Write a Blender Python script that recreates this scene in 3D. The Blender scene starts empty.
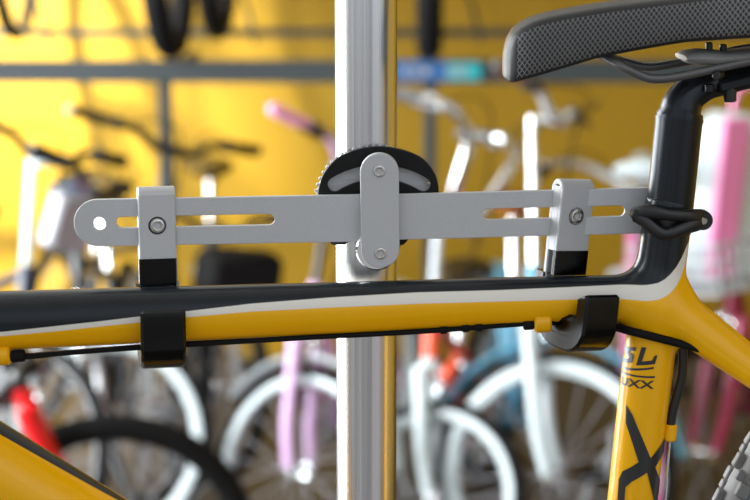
import bpy, math, random
import numpy as np
from mathutils import Vector, Matrix
random.seed(4)
C = bpy.context.scene.collection
PI = math.pi
# ------------------------------------------------------------------ camera model (used to turn measured points into places)
F = 1771.0; PITCH = math.radians(10.0); H = 1.56
cp, sp = math.cos(PITCH), math.sin(PITCH)
def P(px, py, Y):
    u = (px - 375) / F; v = -(py - 250) / F
    dy = cp + v * sp; dz = -sp + v * cp
    t = Y / dy
    return Vector((u * t, Y, H + dz * t))
def PZ(px, py, z):
    u = (px - 375) / F; v = -(py - 250) / F
    dy = cp + v * sp; dz = -sp + v * cp
    t = (z - H) / dz
    return Vector((u * t, dy * t, z))
Y0 = 1.057          # plane of the yellow bicycle
YA = 1.071          # plane of the rack arms
def S(px, Y=Y0):    # length of px pixels at depth Y (near frame centre)
    return px * Y / cp / F
# ------------------------------------------------------------------ materials
def srgb(c):
    return tuple((x / 255 / 12.92 if x / 255 <= .04045 else ((x / 255 + .055) / 1.055) ** 2.4) for x in c)
def mat(name, col, rough=.5, metal=0, coat=0, bump=None, noise=None, spec=.5, sheen=0, trans=0):
    m = bpy.data.materials.new(name); m.use_nodes = True
    nt = m.node_tree; b = nt.nodes['Principled BSDF']
    c = srgb(col) + (1,)
    b.inputs['Base Color'].default_value = c
    b.inputs['Roughness'].default_value = rough
    b.inputs['Metallic'].default_value = metal
    b.inputs['Coat Weight'].default_value = coat
    b.inputs['Coat Roughness'].default_value = .06
    b.inputs['Specular IOR Level'].default_value = spec
    if noise or bump:
        tc = nt.nodes.new('ShaderNodeTexCoord'); n = nt.nodes.new('ShaderNodeTexNoise')
        n.inputs['Scale'].default_value = (noise or bump)[0]; n.inputs['Detail'].default_value = 4
        nt.links.new(tc.outputs['Object'], n.inputs['Vector'])
        if noise:
            mx = nt.nodes.new('ShaderNodeMix'); mx.data_type = 'RGBA'
            mx.inputs[6].default_value = tuple(x * (1 - noise[1]) for x in c[:3]) + (1,)
            mx.inputs[7].default_value = tuple(min(1, x * (1 + noise[1])) for x in c[:3]) + (1,)
            nt.links.new(n.outputs['Fac'], mx.inputs[0]); nt.links.new(mx.outputs[2], b.inputs['Base Color'])
        if bump:
            bp = nt.nodes.new('ShaderNodeBump'); bp.inputs['Strength'].default_value = bump[1]
            bp.inputs['Distance'].default_value = .0004
            nt.links.new(n.outputs['Fac'], bp.inputs['Height']); nt.links.new(bp.outputs[0], b.inputs['Normal'])
    return m
M = {}
M['yellow_wall'] = mat('yellow_wall_paint', (160, 124, 0), .6, noise=(1.3, .04))
M['floor'] = mat('grey_brown_floor', (66, 61, 55), .5, noise=(3, .12))
M['ceiling'] = mat('pale_ceiling', (205, 203, 198), .9)
M['plaster'] = mat('light_plaster', (205, 205, 200), .85)
M['slate'] = mat('slate_painted_steel', (46, 53, 55), .55)
M['alu'] = mat('satin_aluminium', (186, 187, 189), .55, .3, noise=(900, .08), bump=(1500, .25))
M['alu_pole'] = mat('polished_aluminium_tube', (205, 206, 208), .24, 1)
def streaks(m):
    nt = m.node_tree; b = nt.nodes['Principled BSDF']; tc = nt.nodes.new('ShaderNodeTexCoord'); mp = nt.nodes.new('ShaderNodeMapping'); mp.inputs['Scale'].default_value = (1, 1, .004)
    n = nt.nodes.new('ShaderNodeTexNoise'); n.inputs['Scale'].default_value = 420; n.inputs['Detail'].default_value = 2; bp = nt.nodes.new('ShaderNodeBump'); bp.inputs['Strength'].default_value = .8; bp.inputs['Distance'].default_value = .0003
    nt.links.new(tc.outputs['Object'], mp.inputs[0]); nt.links.new(mp.outputs[0], n.inputs['Vector']); nt.links.new(n.outputs['Fac'], bp.inputs['Height']); nt.links.new(bp.outputs[0], b.inputs['Normal'])
streaks(M['alu_pole'])
M['chrome'] = mat('chrome', (225, 228, 230), .1, 1)
M['steel'] = mat('bolt_steel', (196, 192, 186), .22, 1)
M['black_plate'] = mat('black_powder_coat', (12, 12, 13), .55, spec=.25)
M['black_rubber'] = mat('black_rubber_sleeve', (2, 2, 2), .2, bump=(200, .15), spec=.3)
M['black_matte'] = mat('matte_black_rubber', (13, 13, 13), .75, spec=.2)
M['black_gloss'] = mat('black_plastic', (20, 20, 21), .35)
M['post_black'] = mat('black_anodised', (38, 41, 45), .3, .7)
M['leather'] = mat('black_saddle_cover', (30, 30, 31), .42, bump=(700, .3))
M['rail'] = mat('dark_steel_rail', (92, 92, 92), .38, .4)
M['yellow_paint'] = mat('bicycle_yellow_paint', (238, 175, 0), .28, spec=.35)
M['tire'] = mat('tire_rubber', (15, 15, 16), .8, spec=.2)
M['tire_grey'] = mat('dusty_tire_rubber', (112, 112, 112), .7, noise=(60, .3))
M['decal'] = mat('dark_grey_decal', (38, 38, 40), .35)
def paint(name, col, rough=.3): M[name] = mat(name, col, rough, coat=.4)
paint('white_paint', (196, 208, 210)); paint('pink_paint', (206, 166, 208)); paint('magenta_paint', (160, 12, 70))
paint('hot_pink', (236, 135, 190)); paint('blue_paint', (90, 160, 190)); paint('red_paint', (215, 14, 22))
paint('orange_plastic', (240, 75, 20)); paint('black_paint', (18, 19, 21)); paint('grey_paint', (150, 150, 156))
paint('brown_leather', (120, 62, 30)); paint('teal', (40, 160, 165)); paint('sign_blue', (40, 95, 150))
paint('purple_paint', (80, 40, 150)); paint('dark_blue', (30, 38, 60)); paint('silver_paint', (196, 202, 206)); paint('pink_grip', (240, 160, 205))

# ------------------------------------------------------------------ mesh helpers
class MB:
    def __init__(s): s.v = []; s.f = []; s.m = []
    def add(s, v, f, mi=0):
        o = len(s.v); s.v += [tuple(x) for x in v]; s.f += [tuple(i + o for i in q) for q in f]; s.m += [mi] * len(f); return s
    def box(s, c, d, rot=None, mi=0, bev=0):
        c = Vector(c); hx, hy, hz = [x / 2 for x in d]
        if bev <= 0:
            vs = [Vector((a * hx, b * hy, e * hz)) for a in (-1, 1) for b in (-1, 1) for e in (-1, 1)]
            fs = [(0, 1, 3, 2), (4, 6, 7, 5), (0, 4, 5, 1), (2, 3, 7, 6), (0, 2, 6, 4), (1, 5, 7, 3)]
        else:
            vs = []; fs = []; idx = {}
            for a in (-1, 1):
                for b in (-1, 1):
                    for e in (-1, 1):
                        for k in range(3):
                            q = [a * hx, b * hy, e * hz]; sg = (a, b, e)
                            for j in range(3):
                                if j != k: q[j] -= sg[j] * bev
                            idx[(a, b, e, k)] = len(vs); vs.append(Vector(q))
            for k in range(3):
                i, j = [(1, 2), (0, 2), (0, 1)][k]
                for sgn in (-1, 1):
                    loop = []
                    for (p, q) in ((-1, -1), (1, -1), (1, 1), (-1, 1)):
                        t = [0, 0, 0]; t[k] = sgn; t[i] = p; t[j] = q; loop.append(idx[(t[0], t[1], t[2], k)])
                    fs.append(tuple(loop))
            for k in range(3):
                i, j = [(1, 2), (0, 2), (0, 1)][k]
                for p in (-1, 1):
                    for q in (-1, 1):
                        t0 = [0, 0, 0]; t1 = [0, 0, 0]; t0[k] = -1; t1[k] = 1
                        for t in (t0, t1): t[i] = p; t[j] = q
                        fs.append((idx[(*t0, i)], idx[(*t1, i)], idx[(*t1, j)], idx[(*t0, j)]))
            for a in (-1, 1):
                for b in (-1, 1):
                    for e in (-1, 1): fs.append(tuple(idx[(a, b, e, k)] for k in range(3)))
        if rot is not None: vs = [rot @ v for v in vs]
        return s.add([v + c for v in vs], fs, mi)
    def sweep(s, pts, r, n=12, up=None, closed=False, cap=True, mi=0):
        pts = [Vector(p) for p in pts]; N = len(pts)
        if not isinstance(r, (list,)): r = [r] * N
        r = [(q, q) if not isinstance(q, tuple) else q for q in r]
        T = []
        for i in range(N):
            a = pts[(i - 1) % N] if (closed or i > 0) else pts[i]; b = pts[(i + 1) % N] if (closed or i < N - 1) else pts[i]
            T.append((b - a).normalized())
        if up is not None:
            U = []
            for i in range(N):
                q = Vector(up(i) if callable(up) else up); q = (q - q.dot(T[i]) * T[i]).normalized(); U.append(q)
        else:
            q = Vector((0, 0, 1)) if abs(T[0].z) < .9 else Vector((1, 0, 0))
            q = (q - q.dot(T[0]) * T[0]).normalized(); U = [q]
            for i in range(1, N):
                q = U[-1] - U[-1].dot(T[i]) * T[i]; U.append(q.normalized())
        vs = []
        for i in range(N):
            sd = T[i].cross(U[i])
            for k in range(n):
                a = 2 * PI * k / n
                vs.append(pts[i] + sd * (r[i][0] * math.cos(a)) + U[i] * (r[i][1] * math.sin(a)))
        fs = []
        for i in range(N if closed else N - 1):
            j = (i + 1) % N
            for k in range(n):
                l = (k + 1) % n
                fs.append((i * n + k, i * n + l, j * n + l, j * n + k))
        if cap and not closed:
            fs.append(tuple(range(n))[::-1]); fs.append(tuple((N - 1) * n + k for k in range(n)))
        return s.add(vs, fs, mi)
    def cyl(s, a, b, r, n=20, mi=0, r2=None): return s.sweep([a, b], [r, r if r2 is None else r2], n, mi=mi)
    def rcyl(s, a, b, r, bev, n=24, mi=0):
        a = Vector(a); b = Vector(b); d = (b - a).normalized()
        return s.sweep([a, a + d * bev, b - d * bev, b], [r - bev, r, r, r - bev], n, mi=mi)
    def ball(s, c, r, n=14, mi=0):
        c = Vector(c); vs = []; fs = []
        R = r if isinstance(r, tuple) else (r, r, r)
        for i in range(n + 1):
            th = PI * i / n
            for k in range(2 * n):
                ph = PI * k / n
                vs.append(c + Vector((R[0] * math.sin(th) * math.cos(ph), R[1] * math.sin(th) * math.sin(ph), R[2] * math.cos(th))))
        for i in range(n):
            for k in range(2 * n):
                l = (k + 1) % (2 * n)
                fs.append((i * 2 * n + k, (i + 1) * 2 * n + k, (i + 1) * 2 * n + l, i * 2 * n + l))
        return s.add(vs, fs, mi)
    def loft(s, secs, cap=True, mi=0, closed=True):
        n = len(secs[0]); vs = [v for q in secs for v in q]; fs = []
        for i in range(len(secs) - 1):
            for k in range(n if closed else n - 1):
                l = (k + 1) % n
                fs.append((i * n + k, i * n + l, (i + 1) * n + l, (i + 1) * n + k))
        if cap:
            fs.append(tuple(range(n))[::-1]); fs.append(tuple((len(secs) - 1) * n + k for k in range(n)))
        return s.add(vs, fs, mi)
    def xf(s, m): s.v = [tuple(m @ Vector(v)) for v in s.v]; return s
    def build(s, name, mats, parent=None, smooth=40, world=None):
        me = bpy.data.meshes.new(name); me.from_pydata(s.v, [], s.f)
        return mk(name, me, mats, parent, smooth, s.m, world)
def mk(name, me, mats, parent=None, smooth=40, mi=None, world=None):
    if not isinstance(mats, (list, tuple)): mats = [mats]
    for m in mats: me.materials.append(M[m] if isinstance(m, str) else m)
    if mi: me.polygons.foreach_set('material_index', mi)
    import bmesh
    bm = bmesh.new(); bm.from_mesh(me); bmesh.ops.remove_doubles(bm, verts=bm.verts, dist=1e-6)
    bmesh.ops.recalc_face_normals(bm, faces=bm.faces)
    if smooth:
        for f in bm.faces: f.smooth = True
        lim = math.radians(smooth)
        for e in bm.edges:
            if len(e.link_faces) == 2 and e.calc_face_angle(0) > lim: e.smooth = False
    bm.to_mesh(me); bm.free()
    o = bpy.data.objects.new(name, me); C.objects.link(o)
    if parent: o.parent = parent
    return o
def ctr(pts, n=6, closed=False):
    pts = [Vector(p) for p in pts]; N = len(pts); out = []
    for i in range(N if closed else N - 1):
        g = lambda k: pts[k % N] if closed else pts[max(0, min(N - 1, k))]
        a, b, c, d = g(i - 1), g(i), g(i + 1), g(i + 2)
        for j in range(n):
            t = j / n
            out.append(.5 * ((2 * b) + (c - a) * t + (2 * a - 5 * b + 4 * c - d) * t * t + (3 * b - a - 3 * c + d) * t ** 3))
    if not closed: out.append(pts[-1])
    return out
def interp(xs, ys, x):
    return float(np.interp(x, xs, ys))
def plate_mesh(loops, thick, bevel=.0004):
    """2D outline (first loop) with holes, given as (x,z) pairs, thickness along y, centred on y=0"""
    cu = bpy.data.curves.new('outline', 'CURVE'); cu.dimensions = '2D'; cu.fill_mode = 'BOTH'
    cu.extrude = thick / 2 - bevel; cu.bevel_depth = bevel; cu.offset = -bevel; cu.bevel_resolution = 1
    for lp in loops:
        s = cu.splines.new('POLY'); s.points.add(len(lp) - 1)
        for p, q in zip(s.points, lp): p.co = (q[0], q[1], 0, 1)
        s.use_cyclic_u = True
    ob = bpy.data.objects.new('outline', cu); C.objects.link(ob)
    dg = bpy.context.evaluated_depsgraph_get(); dg.update()
    me = bpy.data.meshes.new_from_object(ob.evaluated_get(dg))
    bpy.data.objects.remove(ob); bpy.data.curves.remove(cu)
    me.materials.clear()
    for v in me.vertices: x, y, z = v.co; v.co = (x, -z, y)
    return me
def plate(name, loops, thick, Y, m, parent=None, bevel=.0004, smooth=20, T=None):
    me = plate_mesh(loops, thick, bevel)
    T = T or Matrix.Translation((0, Y, 0)); me.transform(T)
    return mk(name, me, m, parent, smooth)
def circ(c, r, n=48, a0=0, a1=2 * PI, full=True):
    k = n if full else n + 1
    return [(c[0] + r * math.cos(a0 + (a1 - a0) * i / n), c[1] + r * math.sin(a0 + (a1 - a0) * i / n)) for i in range(k)]
def stadium(a, b, r, n=16):
    a = Vector(a); b = Vector(b); d = (b - a).normalized(); an = math.atan2(d.y, d.x)
    return circ(b, r, n, an - PI / 2, an + PI / 2, False) + circ(a, r, n, an + PI / 2, an + 3 * PI / 2, False)
def empty(name, loc=(0, 0, 0), **kw):
    o = bpy.data.objects.new(name, None); C.objects.link(o); o.location = loc; o.empty_display_size = .05
    for k, v in kw.items(): o[k] = v
    return o
def tag(o, **kw):
    for k, v in kw.items(): o[k] = v
    return o
def W2(px, py, Y):
    p = P(px, py, Y); return (p.x, p.z)

# ================================================================== the room
WB = 6.5
XL = -2.6; XR = 3.4; YF = -.5; ZC = 3.3
b = MB(); b.box(((XL + XR) / 2, (YF + WB) / 2, -.05), (XR - XL + .4, WB - YF + .4, .1)); tag(b.build('floor', 'floor', smooth=0), kind='structure')
b = MB(); b.box(((XL + XR) / 2, WB + .05, ZC / 2), (XR - XL + .4, .1, ZC)); tag(b.build('wall_back', 'yellow_wall', smooth=0), kind='structure')
b = MB(); b.box(((XL + XR) / 2, (YF + WB) / 2, ZC + .05), (XR - XL + .4, WB - YF + .4, .1)); tag(b.build('ceiling', 'ceiling', smooth=0), kind='structure')
# left wall with a wide shop window opening y .2-5.4, z .3-2.9
b = MB()
WY0, WY1, WZ0, WZ1 = .9, 5.6, .3, 2.9
b.box((XL - .05, (YF + WY0) / 2, ZC / 2), (.1, WY0 - YF, ZC)); b.box((XL - .05, (WY1 + WB) / 2, ZC / 2), (.1, WB - WY1, ZC))
b.box((XL - .05, (WY0 + WY1) / 2, WZ0 / 2), (.1, WY1 - WY0, WZ0)); b.box((XL - .05, (WY0 + WY1) / 2, (WZ1 + ZC) / 2), (.1, WY1 - WY0, ZC - WZ1))
tag(b.build('wall_left', 'plaster', smooth=0), kind='structure')
b = MB()
for y in (WY0 + .03, 2.45, 4.05, WY1 - .03): b.box((XL - .05, y, (WZ0 + WZ1) / 2), (.06, .06, WZ1 - WZ0))
for z in (WZ0 + .03, WZ1 - .03): b.box((XL - .05, (WY0 + WY1) / 2, z), (.06, WY1 - WY0, .06))
tag(b.build('window_1', 'slate', smooth=0), kind='structure')
b = MB(); b.box((XR + .05, (YF + WB) / 2, ZC / 2), (.1, WB - YF, ZC)); tag(b.build('wall_right', 'yellow_wall', smooth=0), kind='structure')

# ================================================================== foreground: bicycle stand (pole, bracket, arms, hooks)
stand = empty('bicycle_stand', P(366.3, 250, 1.10) * 1, label='silver aluminium pole stand with slotted grey arms and two hooks holding the yellow bicycle', category='bicycle stand')
stand.location = (P(366.3, 250, 1.102).x, 1.102, 0); stand_inv = Matrix.Translation(-stand.location)
def st(o):   # keep world placement
    o.data.transform(stand_inv) if o.parent == stand else None
    return o
px_pole = P(366.3, 250, 1.102).x
b = MB(); b.sweep([(px_pole, 1.102, 0.0), (px_pole, 1.102, ZC)], S(30.8, 1.09), 96)
pole = st(b.build('pole', 'alu_pole', stand, 30))
b = MB(); b.rcyl((px_pole, 1.102, 0), (px_pole, 1.102, .012), .14, .003, 64); st(b.build('base_plate', 'alu', stand))

def arm(cx0, cz0, cx1, cz1, hw, slots, name='arm'):
    loops = [stadium(W2(cx0, cz0, YA), W2(cx1, cz1, YA), S(hw, YA), 24)]
    for s_ in slots:
        if len(s_) == 3: loops.append(circ(W2(s_[0], s_[1], YA), S(s_[2], YA), 32))
        else: loops.append(stadium(W2(s_[0], s_[1], YA), W2(s_[2], s_[3], YA), S(s_[4], YA), 12))
    return st(plate(name, loops, .004, YA, 'alu', stand))
arm(98, 222.5, 376, 217.5, 23.6, [(99.6, 223.3, 6.6), (122, 222, 269, 219, 5.6)])
arm(384, 217, 655, 210, 22.9, [(488, 213.8, 619, 210.6, 5.5)])

# black fan plate
def poly(pts, Y, n=5):
    q = ctr([Vector((*W2(a, c, Y), 0)) for a, c in pts], n, True); return [(v.x, v.y) for v in q]
YP = YA + .0075
fan = [(318.5, 196), (320.5, 181), (327, 168.5), (338.5, 157), (356, 149.5), (378, 146.3), (402, 149.5), (422, 158), (434, 172), (438, 184), (438, 196),
       (432, 208), (412, 226), (402, 242), (395, 256), (380, 262), (365, 256), (356, 242), (346, 226), (325, 208)]
def arcslot(c, R, hw, a0, a1, Y, n=14):
    cx, cz = W2(*c, Y); R = S(R, Y); hw = S(hw, Y); pts = []
    for i in range(n + 1):
        a = a0 + (a1 - a0) * i / n; pts.append((cx + (R + hw) * math.sin(a), cz + (R + hw) * math.cos(a)))
    for i in range(1, 8):
        t = PI * i / 8; a = a1; c0 = (cx + R * math.sin(a), cz + R * math.cos(a))
        pts.append((c0[0] + hw * (math.sin(a) * math.cos(t) + math.cos(a) * math.sin(t)), c0[1] + hw * (math.cos(a) * math.cos(t) - math.sin(a) * math.sin(t))))
    for i in range(n + 1):
        a = a1 + (a0 - a1) * i / n; pts.append((cx + (R - hw) * math.sin(a), cz + (R - hw) * math.cos(a)))
    for i in range(1, 8):
        t = PI * i / 8; a = a0; c0 = (cx + R * math.sin(a), cz + R * math.cos(a))
        pts.append((c0[0] + hw * (-math.sin(a) * math.cos(t) - math.cos(a) * math.sin(t)), c0[1] + hw * (-math.cos(a) * math.cos(t) + math.sin(a) * math.sin(t))))
    return pts
st(plate('tilt_plate', [poly(fan, YP), arcslot((379, 254), 83, 7.2, math.radians(-32), math.radians(32), YP)], .005, YP, 'black_plate', stand, .0005))
# toothed disc behind it
YD = YA + .0145
cx, cz = W2(373.5, 203.5, YD); R = S(57.5, YD)
prof = []
NT = 56
for i in range(NT // 2 + 1):
    for (da, dr) in ((-.3, 0), (-.12, .0016), (.12, .0016), (.3, 0)):
        a = 2 * PI * (i + da) / NT; prof.append((cx + (R + dr) * math.cos(a), cz + (R + dr) * math.sin(a)))
prof += [(cx - R, cz - S(30)), (cx - R * .6, cz - S(34)), (cx + R * .6, cz - S(34)), (cx + R, cz - S(30))]
st(plate('toothed_disc', [prof], .0055, YD, 'alu', stand, .0004, smooth=25))
b = MB(); b.box((px_pole + .001, 1.0915, P(0, 205, 1.09).z), (.05, .012, .05), bev=.003)
st(b.build('pole_clamp', 'black_plate', stand))
p0 = P(376.5, 248, YA); b = MB(); b.rcyl((p0.x, YA - .008, p0.z), (p0.x, YA + .016, p0.z), S(21), .001, 40)
st(b.build('pivot_spacer', 'chrome', stand))
# link plate
YL = YA - .0065
lk = st(plate('link_plate', [stadium(W2(379.5, 172, YL), W2(380.3, 248, YL), S(19.2, YL), 24)], .007, YL, 'alu', stand, .0006))
def bolt(cx, cy, Y, r, parent, T=None, dark=True):
    """socket head bolt; face at depth Y looking to -y"""
    T = T or Matrix.Translation((0, 0, 0))
    x, z = W2(cx, cy, Y)
    hexa = [(x + r * .47 * math.cos(k * PI / 3 + .3), z + r * .47 * math.sin(k * PI / 3 + .3)) for k in range(6)]
    me = plate_mesh([circ((x, z), r * .86, 32), hexa], .0024, .0005); me.transform(Matrix.Translation((0, Y + .0004, 0)))
    me.transform(T); o = mk('bolt', me, 'steel', parent, 35); 
    b2 = MB(); b2.cyl((x, Y + .0012, z), (x, Y + .0018, z), r * .6, 24); b2.xf(T); s2 = b2.build('bolt_socket', 'black_plate', o)
    me = plate_mesh([circ((x, z), r * 1.2, 32), circ((x, z), r * .86, 32)], .0012, .0003); me.transform(Matrix.Translation((0, Y + .0010, 0))); me.transform(T)
    w = mk('washer_ring', me, 'black_matte', parent, 35)
    return [o, s2, w]
def shift(objs):
    for o in objs: o.data.transform(stand_inv)
shift(bolt(379.3, 171.2, YL - .0038, S(7), lk)); shift(bolt(380.5, 253.5, YL - .0038, S(7), lk))

# hooks
def hook(bx, by, ang, roll, top, plate_end, tube_end, tip_top, tip_bot, hw, sleeve_hw, dT=-.041, thj=.010, pad=False):
    """bx,by: bolt pixel; local frame: x across, d depth (toward +), z up relative to the bolt on the arm plane"""
    o = P(bx, by, YA); 
    T = Matrix.Translation(o) @ Matrix.Rotation(roll, 4, 'Y') @ Matrix.Rotation(ang, 4, 'Z')
    k = S(1, YA)
    zt, ze, zte, ztt, ztb = [(by - q) * k for q in (top, plate_end, tube_end, tip_top, tip_bot)]
    w = hw * k; th = .0036; g = .0045     # front leg centre at -g, back leg at +g
    # hairpin: centreline in (d,z): front leg bottom -> top bend -> back leg -> down
    def strap(line, half_w, half_t, name, m, par):
        b = MB(); secs = []
        n = len(line)
        hw0, ht0 = half_w, half_t
        for i, (d, z) in enumerate(line):
            if name == 'rubber_hook_end' and i == n - 1: half_w = hw0 * .95; half_t = ht0 * .8
            a = line[max(0, i - 1)]; c = line[min(n - 1, i + 1)]
            t = Vector((c[0] - a[0], c[1] - a[1])).normalized(); nn = Vector((-t.y, t.x))
            bv = min(.0016 if half_t > .003 else .0007, half_t * .5)
            ring = []
            for (sx, sn) in ((-half_w + bv, 1), (half_w - bv, 1), (half_w, 1 - bv / half_t), (half_w, -1 + bv / half_t), (half_w - bv, -1), (-half_w + bv, -1), (-half_w, -1 + bv / half_t), (-half_w, 1 - bv / half_t)):
                ring.append(Vector((sx, d + nn.x * sn * half_t, z + nn.y * sn * half_t)))
            secs.append(ring)
        b.loft(secs); b.xf(T); ob = b.build(name, m, par, 30); ob.data.transform(stand_inv); return ob
    bend = [(-g, zt - g)] + [(-g * math.cos(a), zt - g - .0018 + (g) * math.sin(a)) for a in [PI * i / 10 for i in range(1, 10)]] + [(g, zt - g)]
    main = strap([(-g, ze)] + [(-g, zt - g - .004)] + bend + [(g, zt - g - .004), (g, ze)], w, th / 2, 'hook', 'alu', stand)
    # front foot in black sleeve
    strap([(-g, ze + .0004), (-g, ze - .0008), (-g, zte)], w * 1.012, th / 2 + .0006, 'rubber_sleeve', 'black_rubber', main)
    # back leg + J in black sleeve
    b = MB()
    b.box((0, 0, (ze + zt - g) / 2), (w * 1.99, 2 * g - th + .0006, zt - g - ze))
    b.xf(T); co_ = b.build('spacer_block', 'alu', main); co_.data.transform(stand_inv)
    rc = .013; sh = thj / 2
    zb = ztb + sh; line = [(g, ze), (g, zb + rc)]
    rb = .020 if pad else .013
    line[1] = (g, zb + rb)
    line += [(g - rb + rb * math.cos(a), zb + rb - rb * math.sin(a)) for a in [PI / 2 * i / 8 for i in range(1, 9)]]
    xd = dT + sh
    line += [(xd + rc - rc * math.sin(a), zb + rc - rc * math.cos(a)) for a in [PI / 2 * i / 8 for i in range(0, 9)]]
    line += [(xd, ztt - .002), (xd + .0002, ztt - .0008), (xd + .0006, ztt)]
    strap([(g, ze), (g, zte - .004)], w * .99, th / 2, 'back_leg', 'alu', main)
    line = [(q0 + (sh - th / 2), q1) for q0, q1 in line[:2]] + [(q0 + (sh - th / 2) * max(0, (q0 - xd) / (g - xd)), q1) for q0, q1 in line[2:]]
    if pad:
        b = MB(); b.box((0, (xd + g) / 2 - .002, zb + .008), (sleeve_hw * k * 1.96, (g - xd) - .008, .018), bev=.003); b.xf(T); pd = b.build('rubber_pad', 'black_rubber', main); pd.data.transform(stand_inv)
    strap([(line[0][0], zte)] + line[1:], sleeve_hw * k, sh, 'rubber_hook_end', 'black_rubber', main)
    for q in bolt(375, 250, 0, S(8), main):
        o2 = P(375, 250, 0); 
        q.data.transform(Matrix.Translation((0, 0, 0)))
        q.data.transform(T @ Matrix.Translation((0, -g - th / 2 - .0004, 0)) @ Matrix.Translation((0, 0, -H))); q.data.transform(stand_inv)
    return main
def bolt(cx, cy, Y, r, parent, T=None):
    if Y == 0: x, z = 0, H
    else: x, z = W2(cx, cy, Y)
    hexa = [(x + r * .47 * math.cos(k * PI / 3 + .3), z + r * .47 * math.sin(k * PI / 3 + .3)) for k in range(6)]
    me = plate_mesh([circ((x, z), r * .86, 32), hexa], .0024, .0005); me.transform(Matrix.Translation((0, Y + .0004, 0)))
    o = mk('bolt', me, 'steel', parent, 35)
    b2 = MB(); b2.cyl((x, Y + .0012, z), (x, Y + .0018, z), r * .6, 24); s2 = b2.build('bolt_socket', 'black_plate', o)
    me = plate_mesh([circ((x, z), r * 1.2, 32), circ((x, z), r * .86, 32)], .0012, .0003); me.transform(Matrix.Translation((0, Y + .0010, 0)))
    w = mk('washer_ring', me, 'black_matte', parent, 35)
    return [o, s2, w]
hook(156.6, 224, math.radians(11), 0, 186, 258, 285, 302, 362, 18.5, 21.8)
hook(570.5, 214.5, math.radians(28), math.radians(5), 178.5, 250, 274, 285, 344, 19.2, 20.4, -.044, .011, True)

# ================================================================== foreground: yellow bicycle
bikeF = empty('bicycle', (0, 0, 0), label='yellow and dark grey mountain bicycle hanging in the stand in the foreground', category='bicycle')
bikeF.location = P(592, 835, Y0); BINV = Matrix.Translation(-bikeF.location)
def bk(o): o.data.transform(BINV); return o
import openvdb
def frame_mesh():
    vox = .0018
    lo = P(-330, 0, Y0); 
    x0, x1 = P(-340, 300, Y0).x, P(1260, 724, Y0).x + .03
    z0, z1 = P(592, 880, Y0).z - .02, P(640, 195, Y0).z
    y0, y1 = Y0 - .085, Y0 + .085
    nx, ny, nz = [int((b_ - a_) / vox) + 1 for a_, b_ in ((x0, x1), (y0, y1), (z0, z1))]
    X = (x0 + vox * np.arange(nx, dtype=np.float32))[:, None, None]
    Yg = (y0 + vox * np.arange(ny, dtype=np.float32))[None, :, None]
    Z = (z0 + vox * np.arange(nz, dtype=np.float32))[None, None, :]
    def cone(a, b_, ra, rb, ky=1.0):
        a = np.array(a, dtype=np.float32); b_ = np.array(b_, dtype=np.float32); d = b_ - a; L2 = float((d * d).sum())
        t = ((X - a[0]) * d[0] + (Yg - a[1]) * d[1] + (Z - a[2]) * d[2]) / L2
        t = np.clip(t, 0, 1)
        q = np.sqrt((X - a[0] - t * d[0]) ** 2 + ((Yg - a[1] - t * d[1]) * ky) ** 2 + (Z - a[2] - t * d[2]) ** 2)
        return (q - (ra + (rb - ra) * t)).astype(np.float32)
    def smin(a, b_, k):
        h = np.clip(.5 + .5 * (b_ - a) / k, 0, 1); return b_ + (a - b_) * h - k * h * (1 - h)
    Yq = Y0
    tops = [(-250, 329, 32), (0, 320.5, 30.5), (140, 315.2, 29), (350, 307.5, 26.6), (500, 301, 24.4), (650, 297, 23.5)]
    d = None
    for a, c in zip(tops, tops[1:]):
        q = cone(P(a[0], a[1], Yq), P(c[0], c[1], Yq), S(a[2]) * .985, S(c[2]) * .985, 1.12)
        d = q if d is None else np.minimum(d, q)
    seat = [(669, 205, 24.2), (664.5, 240, 24.4), (645, 388, 26), (632, 500, 25), (592, 835, 24)]
    sd = None
    for a, c in zip(seat, seat[1:]):
        q = cone(P(a[0], a[1], Yq), P(c[0], c[1], Yq), S(a[2]), S(c[2]))
        sd = q if sd is None else np.minimum(sd, q)
    d = smin(d, sd, .014)
    # brace filling behind the corner
    hubc = P(1230, 724, Y0)
    for s in (-1, 1):
        a = P(668, 306, Y0) + Vector((0, .006 * s, 0)); m_ = P(760, 372, Y0) + Vector((0, .026 * s, 0)); e = hubc + Vector((0, .062 * s, 0))
        q = np.minimum(cone(a, m_, .0145, .0095), cone(m_, e, .0095, .007)); d = smin(d, q, .012)
        a = P(592, 835, Y0) + Vector((0, .025 * s, 0)); d = smin(d, cone(a, e, .011, .007), .006)
    dt = cone(P(-250, 316, Y0), P(592, 835, Y0), S(43), S(41), 1.0); d = smin(d, dt, .008)
    d = smin(d, cone(P(-243, 270, Y0), P(-275, 400, Y0), .024, .024), .01)
    a = P(592, 835, Y0); d = smin(d, cone(a + Vector((0, -.034, 0)), a + Vector((0, .034, 0)), .021, .021), .005)
    # front gusset at the top of the seat tube: left silhouette fillet
    grid = openvdb.FloatGrid(background=.02)
    grid.copyFromArray(np.clip(d, -.02, .02))
    pts, tris, quads = grid.convertToPolygons(isovalue=0.0, adaptivity=0.0)
    pts = pts * vox + np.array([x0, y0, z0])
    me = bpy.data.meshes.new('frame')
    faces = [tuple(int(i) for i in q) for q in quads] + [tuple(int(i) for i in q) for q in tris]
    me.from_pydata([tuple(p) for p in pts], [], faces)
    return me
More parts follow.
